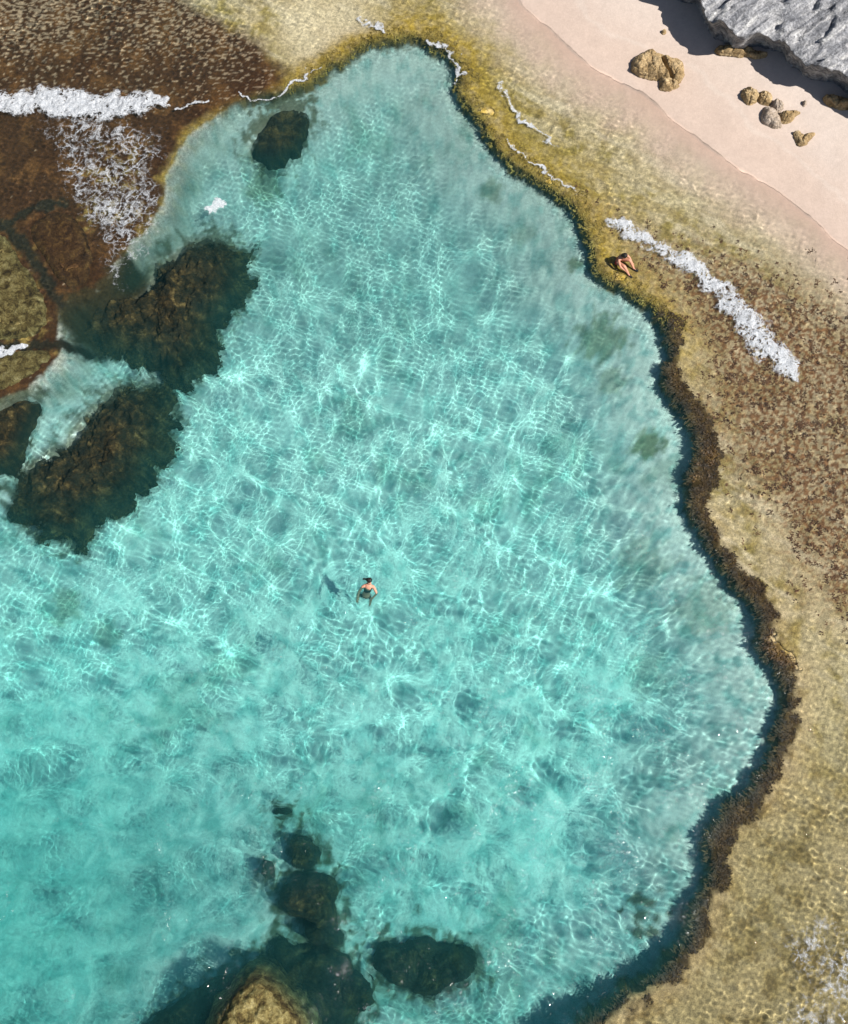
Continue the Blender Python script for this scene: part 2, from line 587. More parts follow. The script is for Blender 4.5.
    for ol, wdt in FRINGE:
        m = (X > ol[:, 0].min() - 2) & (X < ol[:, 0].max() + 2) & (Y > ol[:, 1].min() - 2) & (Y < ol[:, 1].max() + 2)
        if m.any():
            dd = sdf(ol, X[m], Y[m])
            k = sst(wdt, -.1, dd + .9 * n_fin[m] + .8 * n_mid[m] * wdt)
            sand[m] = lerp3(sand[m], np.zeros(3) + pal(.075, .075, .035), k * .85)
    inpool = sst(.05, -.10, sp)
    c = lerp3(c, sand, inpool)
    # beach
    wet = sst(3.2, .6, sb + .5 * n_big)
    bc = np.zeros_like(c) + pal(.47, .42, .385)
    bc = lerp3(bc, pal(.445, .37, .32), sst(7.0, 2.5, sb + 1.2 * n_big))
    bc = lerp3(bc, pal(.415, .325, .27), wet)
    bc = lerp3(bc, pal(.47, .41, .36), .3 * sst(.16, .02, np.abs(sb - 1.5 + .9 * n_big + .15 * n_mid)))
    bc = lerp3(bc, pal(.44, .37, .325), sst(.1, .6, n_big) * .4)
    bc = bc * (1 + pal(.10, .0, -.05) * sst(-.02, -.05, z)[..., None])
    bc = bc * (1 + .05 * n_fin + .04 * n_mid)[..., None]
    c = lerp3(c, pal(.42, .345, .235), sst(-3.2, -.6, sb + .6 * n_mid) * .75 * (1 - inpool))
    c = lerp3(c, bc, sst(-3.0, -.2, sb + .6 * n_mid))
    dark = sst(.35, -.25, sdf(DARKP, X + .4 * n_mid, Y + .4 * n_fin))
    c = lerp3(c, pal(.035, .026, .010), dark)
    for ck in CRACKS:
        c = lerp3(c, pal(.018, .014, .007), sst(.30, .10, seg_dist(ck, X + .25 * n_mid, Y + .25 * n_fin, False)))
    c = c * (1 + .42 * sst(-.024, -.046, z) * sst(-.25, .1, sp))[..., None]  # underwater ground painted brighter to make up for light lost in the water
    return np.clip(c, .005, .9)


# ------------------------------------------------------------------ ground: one height sheet, named by zone
gx, gy = axis(-19.5, 19.5, .06, 900), axis(-19, 24.5, .06, 900)
GX, GY = np.meshgrid(gx, gy)
GZ, SP, SB, LEFT, LOW = terrain(GX, GY)
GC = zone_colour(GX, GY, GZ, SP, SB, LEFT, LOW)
GRAIN = 1 - .85 * sst(-3.2, -.2, SB)
GRAIN = GRAIN * (1 - .6 * sst(0, -1.0, SP))
dzx = np.gradient(GZ, axis=1) / np.gradient(gx)[None, :]
dzy = np.gradient(GZ, axis=0) / np.gradient(gy)[:, None]
GN = np.stack([-dzx, -dzy, np.ones_like(GZ)], -1)
GN /= np.linalg.norm(GN, axis=-1, keepdims=True)
V = np.stack([GX, GY, GZ], -1).reshape(-1, 3)
F = grid_faces(len(gy), len(gx))
fsp, fsb = SP.ravel()[F].mean(1), SB.ravel()[F].mean(1)
zone = np.where(fsb > 0, 0, np.where(fsp < -.35, 2, 1))
for zid, nm, lab in ((0, 'beach', 'pale pink sand beach between the reef and the grey cliff'),
                     (1, 'reef_flat', 'shallow golden brown reef flat around the turquoise pool'),
                     (2, 'pool_floor', 'white sand floor of the turquoise rock pool')):
    v, f, n, c, gq = compact(V, F[zone == zid], GN.reshape(-1, 3), GC.reshape(-1, 3), GRAIN.ravel())
    me = raw_mesh(nm, v, f)
    col_attr(me, 'zone', c)
    fa = me.attributes.new('grain', 'FLOAT', 'POINT')
    fa.data.foreach_set('value', gq.astype(np.float32))
    me.normals_split_custom_set_from_vertices(n.astype(np.float32))
    tag(link(nm, me, M_GROUND), lab, kind='structure')


def bil(A, x, y):
    """sample a ground field at world points"""
    ix = np.clip(np.searchsorted(gx, x) - 1, 0, len(gx) - 2)
    iy = np.clip(np.searchsorted(gy, y) - 1, 0, len(gy) - 2)
    u = np.clip((x - gx[ix]) / (gx[ix + 1] - gx[ix]), 0, 1)
    v = np.clip((y - gy[iy]) / (gy[iy + 1] - gy[iy]), 0, 1)
    return (A[iy, ix] * (1 - u) + A[iy, ix + 1] * u) * (1 - v) + (A[iy + 1, ix] * (1 - u) + A[iy + 1, ix + 1] * u) * v


# ------------------------------------------------------------------ water surface with real waves
SWIM = P(368, 585)
wr = np.random.default_rng(3)
COMPS = []
for i in range(64):
    lam = .74 * 5.5 ** wr.uniform(0, 1)
    ang = wr.uniform(0, 2 * math.pi) if i % 3 else wr.normal(math.pi / 2 + .25, .35)
    slope = .0190 * lam ** .35 * wr.uniform(.6, 1.4)
    COMPS.append((ang, 2 * math.pi / lam, slope * lam / (2 * math.pi), wr.uniform(0, 6.28)))
RIPS = []
for i in range(36):
    lam = .16 * 4.5 ** wr.uniform(0, 1)
    ang = wr.uniform(0, 2 * math.pi)
    RIPS.append((ang, 2 * math.pi / lam, .020 * lam / (2 * math.pi), wr.uniform(0, 6.28)))


def wave(X, Y, sp):
    inside_ = sst(.5, -1.2, sp)
    X32, Y32 = X.astype(np.float32), Y.astype(np.float32)
    big = np.zeros_like(X32)
    deep = sst(YC(620), YC(860), Y).astype(np.float32)
    dl, dsh = 1 + .6 * deep, 1 - .3 * deep
    rip = np.zeros_like(X32)
    for a, k, A, p in COMPS:
        big += (dl if k < 5.2 else dsh) * A * np.sin(k * (X32 * math.cos(a) + Y32 * math.sin(a)) + p)
    for a, k, A, p in RIPS:
        rip += A * np.sin(k * (X32 * math.cos(a) + Y32 * math.sin(a)) + p)
    calm = np.interp(Y, [YC(1000), YC(820), YC(700), YC(330), YC(220), YC(110)], [1.0, 1.0, 1.0, 1.0, .66, .4])
    gust = 1 + .45 * fbm(X, Y, 3.2, 3, 91)
    shel = 1 - .68 * sst(-3.8, -.5, sp)
    ab = mix(.40, calm * shel * gust, inside_)
    ar = mix(1.35, np.interp(Y, [YC(1000), YC(800), YC(600), YC(150)], [1.0, .9, .6, .4]), inside_)
    ar = ar * (1 - .55 * sst(-3.5, -.6, sp) * sst(.3, -.2, sp))
    ar = ar * (1 + .8 * fbm(X, Y, 1.7, 2, 95))
    fade = np.exp(-np.maximum(np.maximum(np.abs(X), np.abs(Y)) - 30, 0) / 5)
    rs = np.hypot(X - SWIM[0], Y - SWIM[1])
    ring = .012 * np.sin(rs * 15) * np.exp(-rs / .7) * sst(.05, .3, rs)
    big = big + ring / np.maximum(ab, .2)
    ash = sst(-.4, -1.6, bil(SB, X, Y))
    return (big * ab + rip * ar * gust) * fade * (.25 + .75 * ash)


wxs, wys = axis(-18.5, 18.5, .042, 900), axis(-18, 23.5, .042, 900)
WX, WY = np.meshgrid(wxs, wys)
WSP = bil(SP, WX, WY)
WZ = wave(WX, WY, WSP)
shal = WZ - bil(GZ, WX, WY)
WZ = WZ - .35 * sst(.035, .008, shal)          # the sheet dives into the sand where the film ends


def blur(A, n):
    k = np.ones(2 * n + 1) / (2 * n + 1)
    for _ in range(2):
        A = np.apply_along_axis(lambda r: np.convolve(np.pad(r, n, 'edge'), k, 'valid'), 0, A)
        A = np.apply_along_axis(lambda r: np.convolve(np.pad(r, n, 'edge'), k, 'valid'), 1, A)
    return A


def wave_at(x, y):
    return wave(x, y, bil(SP, x, y))


# ------------------------------------------------------------------ rocks
def rock_mesh(outline, base, top, rings=44, n=190, power=5.0, rough=.16, seed=0, under=0.0, edge=.10, sc=.7, tilt=(0, 0), ridges=0.0, crack=None, facet=0.0, drop=.55):
    """closed rock: a rugged dome over a traced outline with a steep, uneven flank"""
    c = chaikin(np.asarray(outline, float), 2)
    L = np.r_[0, np.cumsum(np.linalg.norm(np.roll(c, -1, 0) - c, axis=1))]
    cc = np.vstack([c, c[:1]])
    t = np.linspace(0, L[-1], n, endpoint=False)
    o = np.stack([np.interp(t, L, cc[:, 0]), np.interp(t, L, cc[:, 1])], 1)
    osm = o
    o = o + edge * np.stack([fbm(o[:, 0], o[:, 1], .8, 5, seed + 5, .62), fbm(o[:, 0], o[:, 1], .8, 5, seed + 9, .62)], 1)
    ctr = o.mean(0)
    s = np.linspace(0, 1, rings + 1)[1:] ** .8
    R = ctr + (osm - ctr)[None] * s[:, None, None] + (o - osm)[None] * s[:, None, None] ** 7
    X, Y = R[..., 0], R[..., 1]
    S = np.broadcast_to(s[:, None], X.shape)
    prof = 1 - S ** power * drop
    nz = rough * (fbm(X, Y, sc, 5, seed, .55) + .5 * np.abs(fbm(X, Y, sc * 2.2, 3, seed + 3)))
    if ridges:
        a = RAD(38)                                        # tilted beds: each rises gently and breaks off along its strike
        U, W = X * math.cos(a) + Y * math.sin(a), -X * math.sin(a) + Y * math.cos(a)
        for wl, am, q in ((1.9, 1.0, 21), (.62, .34, 25)):
            wq = W / wl + .95 * fbm(U * .45, W * .8, 1.5, 5, seed + q)
            fr = wq % 1
            saw = np.where(fr < .86, fr / .86, (1 - fr) / .14)
            nz = nz + ridges * am * (saw - .5) * (1 + .5 * fbm(X, Y, 1.6, 3, seed + q + 1))
        nz = nz + ridges * .35 * fbm(U * .3, W * 1.8, .5, 4, seed + 23)
    if facet:
        w1, w2 = worley(X / facet + .3 * fbm(X, Y, facet, 2, seed + 30), Y / facet, seed + 31)
        nz = nz - facet * .38 * w1 ** 1.5 + .10 * facet * sst(.0, .12, w2 - w1)
    Z = base + (top - base) * prof + nz + tilt[0] * (X - ctr[0]) + tilt[1] * (Y - ctr[1])
    if crack is not None:
        dcr = seg_dist(crack, X, Y, False)
        Z = Z - .45 * np.exp(-(dcr / .06) ** 2)
    top_ring = np.stack([X, Y, Z], -1)
    ctr_z = Z[0].mean()
    # flank rings
    fl = []
    for q in np.linspace(0, 1, 12)[1:]:
        inw = under * math.sin(min(q * 1.25, 1) * math.pi / 2)
        d = (ctr - o)
        d = d / np.linalg.norm(d, axis=1, keepdims=True)
        ex = o + d * (inw - .05 * math.sin(q * math.pi))
        zz = Z[-1] + (base - .25 - Z[-1]) * q
        th = t / L[-1] * max(6, round(L[-1] * 1.6))
        j = .5 * rough * np.sin(q * math.pi) * np.stack([perlin(th, np.full_like(th, q * 3), seed + 40), perlin(th, np.full_like(th, q * 3 + 50), seed + 41)], 1)
        ex = ex + j
        fl.append(np.column_stack([ex, zz]))
    G = np.vstack([top_ring.reshape(-1, 3)] + fl)
    nr = len(s) + len(fl)
    i = np.arange(nr * n).reshape(nr, n)
    f = np.stack([i[:-1], i[1:], np.roll(i[1:], -1, 1), np.roll(i[:-1], -1, 1)], -1).reshape(-1, 4)
    vc = np.vstack([G, [[ctr[0], ctr[1], ctr_z]]])
    k = len(G)
    r0 = i[0]
    me = bpy.data.meshes.new('rock')
    tri = [(k, int(r0[q]), int(r0[(q + 1) % n])) for q in range(n)]
    me.from_pydata(vc.tolist(), [], tri + f.tolist())
    me.polygons.foreach_set('use_smooth', np.ones(len(me.polygons), bool))
    me.update()
    return me


SUB = 'dark weedy rocks under the pool water'


def rock(name, px, base, top, mat, label, cat, group=None, **kw):
    if group == SUB:
        kw.setdefault('drop', .93)
        px = [tuple(q) for q in np.mean(px, 0) + (np.array(px, float) - np.mean(px, 0)) * 1.0]
    kw.setdefault('seed', len(bpy.data.objects) * 7 % 900)
    o = link(name, rock_mesh(PL(px, top), base, top, **kw), mat)
    o.data.name = name
    return tag(o, label, cat, group)


rock('submerged_rock', ROCKPX[0], -1.7, -.34, M_DARK,
     'largest dark weedy rock in the pool beside the foam streaks, with a broad eastern lobe', 'rock', SUB, rough=.40, power=2.8, rings=90, n=340, edge=.85, sc=.55)
rock('submerged_rock', ROCKPX[1], -1.8, -.42, M_DARK,
     'long dark rock below a pale turquoise channel, reaching the left edge of the pool', 'rock', SUB, rough=.40, power=2.8, rings=90, n=340, edge=.85, sc=.55)
rock('submerged_rock', ROCKPX[2], -1.7, -.55, M_DEEP,
     'lone dark oval rock under water near the upper left corner of the pool', 'rock', SUB, rough=.2, power=9, edge=.28)
rock('submerged_rock', ROCKPX[3], -1.5, -.25, M_DARK,
     'dark rock on the left edge between the golden slab and the pale channel', 'rock', SUB, rough=.25, edge=.2)
rock('submerged_rock', ROCKPX[4], -2.9, -1.2, M_DARK,
     'knobbly olive rock on top of the dark cluster above the bottom boulder', 'rock', SUB, rough=.25, edge=.18)
rock('submerged_rock', ROCKPX[5], -2.9, -1.1, M_DARK,
     'brown rounded rock in the middle of the dark cluster above the bottom boulder', 'rock', SUB, rough=.28, edge=.18)
rock('submerged_rock', ROCKPX[6], -2.9, -1.6, M_DEEP,
     'small dark round rock just left of the cluster above the bottom boulder', 'rock', SUB, rough=.15, rings=20, n=80)
rock('submerged_rock', ROCKPX[7], -3.4, -1.6, M_DEEP,
     'deep blue-dark rock right beside the golden boulder at the bottom', 'rock', SUB, rough=.4, edge=.3)
rock('submerged_rock', ROCKPX[8], -3.3, -1.6, M_DEEP,
     'wide dark flat rock under water to the right of the dark cluster at the bottom', 'rock', SUB, rough=.35, power=7, edge=.4)
rock('submerged_rock', ROCKPX[9], -3.6, -1.9, M_DEEP,  # dark shape added where a shadowed hollow lies beside the boulder
     'dark sunken mound added for the shadowed hollow left of the golden boulder at the bottom', 'rock', SUB, rough=.35, edge=.25)
rock('submerged_rock', ROCKPX[10], -3.0, -2.1, M_DEEP,
     'small dark rock on the sand at the lower right foot of the pool wall', 'rock', SUB, rough=.2, rings=24, n=90, edge=.2)
rock('submerged_rock', ROCKPX[11], -2.9, -2.1, M_DEEP,
     'small faint dark rock just above the cluster near the bottom', 'rock', SUB, rough=.2, rings=24, n=90, edge=.2)
rock('submerged_rock', [(296, 925), (312, 921), (330, 930), (346, 944), (338, 955), (318, 950), (300, 944)], -2.9, -1.2, M_DEEP,
     'low dark rock joining the rounded brown rock to the deep rock beside the golden boulder', 'rock', SUB, rough=.3, edge=.3, rings=30, n=120)
rock('submerged_rock', [(330, 975), (352, 968), (372, 980), (378, 1005), (362, 1024), (338, 1010)], -2.9, -1.5, M_DEEP,
     'ragged dark rock at the bottom between the deep rock and the wide flat rock', 'rock', SUB, rough=.35, edge=.35, rings=30, n=120)
rock('shore_boulder', [(252, 968), (274, 976), (296, 1000), (312, 1024), (326, 1068), (262, 1090), (188, 1075), (202, 1022), (222, 990), (238, 974)], -2.9, .42, M_GOLD,
     'golden encrusted boulder breaking the water at the bottom edge', 'boulder', rough=.22, power=4, edge=.15, drop=.45)
SL = 'flat slabs on the left shore'
rock('reef_slab', [(24, 226), (36, 211), (56, 207), (76, 211), (90, 235), (97, 265), (88, 290), (68, 294), (50, 272), (36, 252)], -.9, -.09, M_SLAB,
     'brown weathered slab beside the foam, framed by dark cracks', 'rock slab', SL, rough=.10, power=7, edge=.14)
rock('reef_slab', [(-40, 235), (0, 227), (11, 237), (27, 266), (48, 296), (55, 322), (46, 338), (20, 342), (-40, 345)], -.9, -.07, M_GOLD,
     'golden yellow slab at the left edge below the brown slab', 'rock slab', SL, rough=.11, power=7, edge=.14)
rock('reef_slab', [(-40, 352), (0, 349), (40, 346), (66, 345), (52, 364), (24, 383), (2, 396), (-40, 405)], -.9, -.10, M_GOLD,
     'lower golden slab wedge at the left edge above a dark rock', 'rock slab', SL, rough=.10, power=7, edge=.12)
BR = 'rocks lying on the pink beach'


def beach_z(px, py):
    q = P(px, py, .4)
    return float(bil(GZ, q[0:1], q[1:2])[0])


def beach_rock(name, px, h, mat, label, **kw):
    m = np.mean(px, 0)
    b = beach_z(*m)
    kw.setdefault('facet', min(.42, .55 * float(np.ptp(PL(px, .4)[:, 0]))))
    return rock(name, px, b - .05, b + h, mat, label, 'rock', BR, **kw)


beach_rock('beach_boulder', [(633, 66), (634, 58), (640, 50), (650, 46), (660, 50), (672, 53), (684, 60), (686, 70), (681, 78), (671, 77), (661, 73), (646, 70)], .36, M_BOULDER,
           'largest ochre boulder on the beach, a flat topped slab split by a dark crack', rough=.13, power=7, edge=.12, sc=.5, facet=.3, rings=60, n=240,
           crack=PL([(665, 49), (669, 58), (675, 68), (676, 79)], .9))
beach_rock('beach_boulder', [(662, 74), (671, 77), (680, 79), (678, 86), (668, 88), (661, 84)], .22, M_BOULDER,
           'low ochre stone in front of the largest beach boulder', rough=.14, edge=.08, sc=.35, rings=26, n=110)
beach_rock('beach_rock', [(742, 88), (748, 84), (757, 86), (761, 92), (757, 100), (749, 99)], .24, M_BOULDER,
           'knobbly ochre rock at the left end of the small beach rock group', rough=.16, power=3, edge=.08, sc=.3, rings=26, n=110)
beach_rock('beach_rock', [(761, 91), (768, 89), (774, 93), (772, 100), (764, 101), (759, 98)], .18, M_BOULDER,
           'round ochre rock between the knobbly rock and the pale slab on the beach', rough=.14, power=3, edge=.07, sc=.3, rings=26, n=110)
beach_rock('beach_rock', [(773, 98), (781, 98), (786, 103), (783, 108), (776, 106)], .22, M_PALE,
           'pale rock with a dark shaded left face behind the grey slab on the beach', rough=.12, power=3, edge=.06, sc=.3, rings=24, n=100)
beach_rock('beach_rock', [(765, 103), (771, 104), (780, 112), (785, 122), (778, 124), (768, 119), (762, 116)], .24, M_PALE,
           'flat pale grey slab rock in the middle of the small beach rock group', rough=.08, power=5, edge=.08, sc=.35, rings=26, n=110)
beach_rock('beach_rock', [(780, 110), (790, 107), (804, 109), (797, 112), (791, 117), (784, 116)], .26, M_BOULDER,
           'thin curved ochre rock at the right end of the small beach rock group', rough=.10, power=3, edge=.05, sc=.3, rings=24, n=100)
beach_rock('beach_rock', [(794, 129), (801, 129), (808, 132), (819, 131), (811, 136), (807, 141), (800, 141)], .20, M_BOULDER,
           'solitary small ochre rock nearest the reef on the right of the beach', rough=.12, power=3, edge=.05, sc=.3, rings=24, n=100)
beach_rock('beach_pebble', [(804, 99), (807, 99), (807, 103), (804, 104)], .12, M_PALE,
           'tiny stone alone on the sand below the cliff shadow at right', rough=.03, edge=.02, rings=10, n=40)
beach_rock('beach_pebble', [(662, 29), (666, 28), (667, 31), (663, 32)], .12, M_BOULDER,
           'tiny stone alone on the sand above the largest boulder', rough=.03, edge=.02, rings=10, n=40)
beach_rock('beach_ledge', [(716, 44), (730, 42), (748, 46), (762, 48), (770, 53), (760, 56), (742, 51), (722, 50)], .22, M_BOULDER,
           'long low ochre ledge in the sand at the foot of the grey cliff', rough=.10, edge=.08, sc=.35, n=150)
beach_rock('beach_ledge', [(826, 92), (840, 95), (870, 97), (870, 106), (842, 104), (829, 99)], .24, M_BOULDER,
           'ochre ledge at the right edge under the tip of the cliff', rough=.10, edge=.08, sc=.35, n=130)

# cliff: a low limestone headland with an undercut face
cl_px = [(698, -12), (702, 6), (710, 16), (722, 22), (731, 28), (736, 37), (748, 37), (758, 31), (770, 34), (786, 40), (793, 50), (805, 60), (813, 68),
         (826, 72), (838, 68), (850, 80), (880, 100), (960, 130), (1150, 90), (1250, -200), (1000, -420), (740, -330), (640, -140), (655, -50), (672, -20)]
cl = PL(cl_px, 2.0)
cl_o = link('limestone_cliff', rock_mesh(cl, .6, 2.05, rings=230, n=820, power=30, drop=.10, rough=.24, seed=77, under=.55, edge=.16, sc=1.5, ridges=.24), M_CLIFF)
cl_o.data.name = 'limestone_cliff'
tag(cl_o, 'grey white limestone cliff with ridged top and undercut shaded edge above the beach', 'cliff')


hx, hy = np.arange(-22, 22, .1), np.arange(-24, 27, .1)
HT = np.full((len(hy), len(hx)), -9.0)
for o in list(COL.objects):
    if o.type == 'MESH' and o.get('category') in ('rock', 'boulder', 'rock slab'):
        co = np.empty(len(o.data.vertices) * 3)
        o.data.vertices.foreach_get('co', co)
        co = co.reshape(-1, 3)
        m = (np.abs(co[:, 0]) < 21.5) & (co[:, 1] > -23.5) & (co[:, 1] < 26.5)
        np.maximum.at(HT, (((co[m, 1] + 24) / .1).astype(int), ((co[m, 0] + 22) / .1).astype(int)), co[m, 2])
gi = np.clip(((GY + 24) / .1).astype(int), 0, len(hy) - 1), np.clip(((GX + 22) / .1).astype(int), 0, len(hx) - 1)
core = (np.abs(GX) < 21) & (GY > -23) & (GY < 26)
TOPZ = np.where(core, np.maximum(GZ, HT[gi]), GZ)
DEP = np.clip(-bil(blur(TOPZ, 3), WX, WY), 0, 5)
VEIL = .05 * (1 - np.exp(-.32 * DEP))
SIG = np.array([.235, .015, .024])
TINT = np.exp(-DEP[..., None] * SIG)
wm = raw_mesh('sea_water', np.stack([WX, WY, WZ], -1).reshape(-1, 3), grid_faces(len(wys), len(wxs)))
col_attr(wm, 'tint', TINT.reshape(-1, 3))
fa = wm.attributes.new('veil', 'FLOAT', 'POINT')
fa.data.foreach_set('value', VEIL.ravel().astype(np.float32))
FILM = .42 * sst(.25, 1.4, DEP)                                # see-through share added with depth so straight sunlight brightens the dim floor
fa = wm.attributes.new('film', 'FLOAT', 'POINT')
fa.data.foreach_set('value', FILM.ravel().astype(np.float32))
CHOP = np.interp(WY, [YC(1000), YC(850), YC(680), YC(500)], [.011, .010, .006, .001]) * sst(.3, -.4, WSP) * np.clip(.55 + 1.3 * fbm(WX, WY, 1.8, 3, 97), 0, 1.4)
fa = wm.attributes.new('chop', 'FLOAT', 'POINT')
fa.data.foreach_set('value', CHOP.ravel().astype(np.float32))
water = link('sea_water', wm, M_WATER, receiver=False)
water.cycles.is_caustics_caster = True
tag(water, 'clear turquoise sea water filling the rock pool and covering the reef', kind='structure')




# ------------------------------------------------------------------ seaweed (many small blades)
def blades(name, pts, nblade, length, width, mat, lab, spread=1.0, up=.5, seed=1, direction=None):
    r = np.random.default_rng(seed)
    n = len(pts)
    base = np.repeat(pts, nblade, 0)
    N = len(base)
    base = base + np.column_stack([r.normal(0, .04, N), r.normal(0, .04, N), r.uniform(-.02, .02, N)])
    a = r.uniform(0, 2 * math.pi, N)
    d = np.column_stack([np.cos(a), np.sin(a)]) * spread
    if direction is not None:
        d = d + np.repeat(direction, nblade, 0)
    Ls = length * r.uniform(.5, 1.4, N)
    Ws = width * r.uniform(.6, 1.4, N)
    upv = up * r.uniform(.3, 1.2, N)
    side = np.column_stack([-d[:, 1], d[:, 0]])
    side /= np.linalg.norm(side, axis=1, keepdims=True) + 1e-9
    rows = []
    for q, wf in ((0, .5), (.5, 1.0), (1.0, .35)):
        c = base.copy()
        c[:, :2] += d * (Ls * q)[:, None]
        c[:, 2] += upv * Ls * (q * 1.6 - q * q)
        for sg in (-1, 1):
            e = c.copy()
            e[:, :2] += side * (Ws * wf * sg)[:, None]
            e[:, 2] += r.normal(0, .008, N)
            rows.append(e)
    v = np.stack(rows, 1).reshape(-1, 3)
    k = np.arange(N)[:, None] * 6
    f = np.stack([k + np.array([0, 1, 3, 2]), k + np.array([2, 3, 5, 4])], 1).reshape(-1, 4)
    me = raw_mesh(name, v, f, True)
    tone = np.repeat(np.repeat(r.uniform(.55, 1.5, n), nblade), 6)[:, None] * np.ones(3)
    col_attr(me, 'tone', tone)
    return tag(link(name, me, mat), lab, kind='stuff')


def scatter(n, lo, hi, seed):
    r = np.random.default_rng(seed)
    return r.uniform(lo[0], hi[0], n), r.uniform(lo[1], hi[1], n), r


def rock_weed(o, dens, length, mat, zmin, seed):
    me = o.data
    co = np.empty(len(me.vertices) * 3)
    me.vertices.foreach_get('co', co)
    co = co.reshape(-1, 3)
    r = np.random.default_rng(seed)
    tri = [p.vertices[:] for p in me.polygons if p.normal.z > .1]
    cen = np.array([co[list(q)].mean(0) for q in tri])
    ar = np.array([p.area for p in me.polygons if p.normal.z > .1])
    k = r.uniform(0, 1, len(cen)) < ar * dens * (1 + .9 * fbm(cen[:, 0], cen[:, 1], .8, 3, seed))
    k &= cen[:, 2] > zmin
    pts = cen[k]
    ctr = co[:, :2].mean(0)
    d = pts[:, :2] - ctr
    d /= np.linalg.norm(d, axis=1, keepdims=True) + 1e-6
    if len(pts):
        w_ = blades('seaweed_cover', pts, 6, length, length * .2, mat, None, 1.0, .6, seed, direction=d * .08)
        w_.parent = o


for i, o in enumerate([o for o in COL.objects if o.get('group') == SUB]):
    rock_weed(o, 34, .11, M_ROCKWEED, -3, 300 + i)
for i, o in enumerate([o for o in COL.objects if o.get('group') == SL]):
    rock_weed(o, 14, .09, M_SLABWEED, -.4, 400 + i)

x, y, r = scatter(260000, (2, -18), (17, 14), 21)
sp = bil(SP, x, y)
nn = fbm(x, y, 1.1, 4, 72)
nb = fbm(x, y, 4.5, 4, 71)
wd = .42 + .42 * nn + .50 * nb
keep = (sp > -.07) & (sp < wd + .05) & (y < YC(312)) & (r.uniform(0, 1, len(x)) < .34 * sst(-.55, .0, fbm(x, y, .7, 3, 88)))
x, y, sp = x[keep], y[keep], sp[keep]
z = np.maximum(bil(GZ, x, y), -.35)
e = .05
g = np.column_stack([bil(SP, x + e, y) - bil(SP, x - e, y), bil(SP, x, y + e) - bil(SP, x, y - e)])
g /= np.linalg.norm(g, axis=1, keepdims=True) + 1e-6
blades('rim_seaweed', np.column_stack([x, y, z + .01]), 6, .11, .02, M_RIMWEED, 'dark brown seaweed fringe hanging along the right rim of the pool',
       .8, .45, 3, direction=-g * sst(.5, .0, sp)[:, None] * .9)

x, y, r = scatter(120000, (-7, 0), (12, 23), 22)
sp = bil(SP, x, y)
nn = fbm(x, y, 1.1, 4, 72)
keep = (sp > -.12) & (sp < .55 + .4 * nn) & (y > YC(330)) & (x > -5.5) & (bil(SB, x, y) < -1) & (r.uniform(0, 1, len(x)) < .32)
x, y, sp = x[keep], y[keep], sp[keep]
g = np.column_stack([bil(SP, x + e, y) - bil(SP, x - e, y), bil(SP, x, y + e) - bil(SP, x, y - e)])
g /= np.linalg.norm(g, axis=1, keepdims=True) + 1e-6
blades('rim_turf_weed', np.column_stack([x, y, np.maximum(bil(GZ, x, y), -.3)]), 5, .10, .018, M_GOLDWEED, 'golden turf of weed along the upper rim of the pool',
       .8, .4, 4, direction=-g * .4)

x, y, r = scatter(26000, (4, -7), (18, 16), 23)
n_big, n_mid, n_fin = fbm(x, y, 4.5, 4, 71), fbm(x, y, 1.1, 4, 72), fbm(x, y, .35, 3, 73)
dens = sst(-1.0, 2.2, -sdf(WEED, x + .8 * n_big, y + .8 * n_mid))
keep = (r.uniform(0, 1, len(x)) < dens ** 1.5 * sst(-.15, .45, n_fin + .4 * n_mid)) & (bil(SP, x, y) > .7)
x, y = x[keep], y[keep]
blades('reef_seaweed', np.column_stack([x, y, bil(GZ, x, y) + .005]), 9, .05, .018, M_REEFWEED, 'red brown seaweed tufts dotted over the shallow reef on the right',
       1.0, .6, 5)


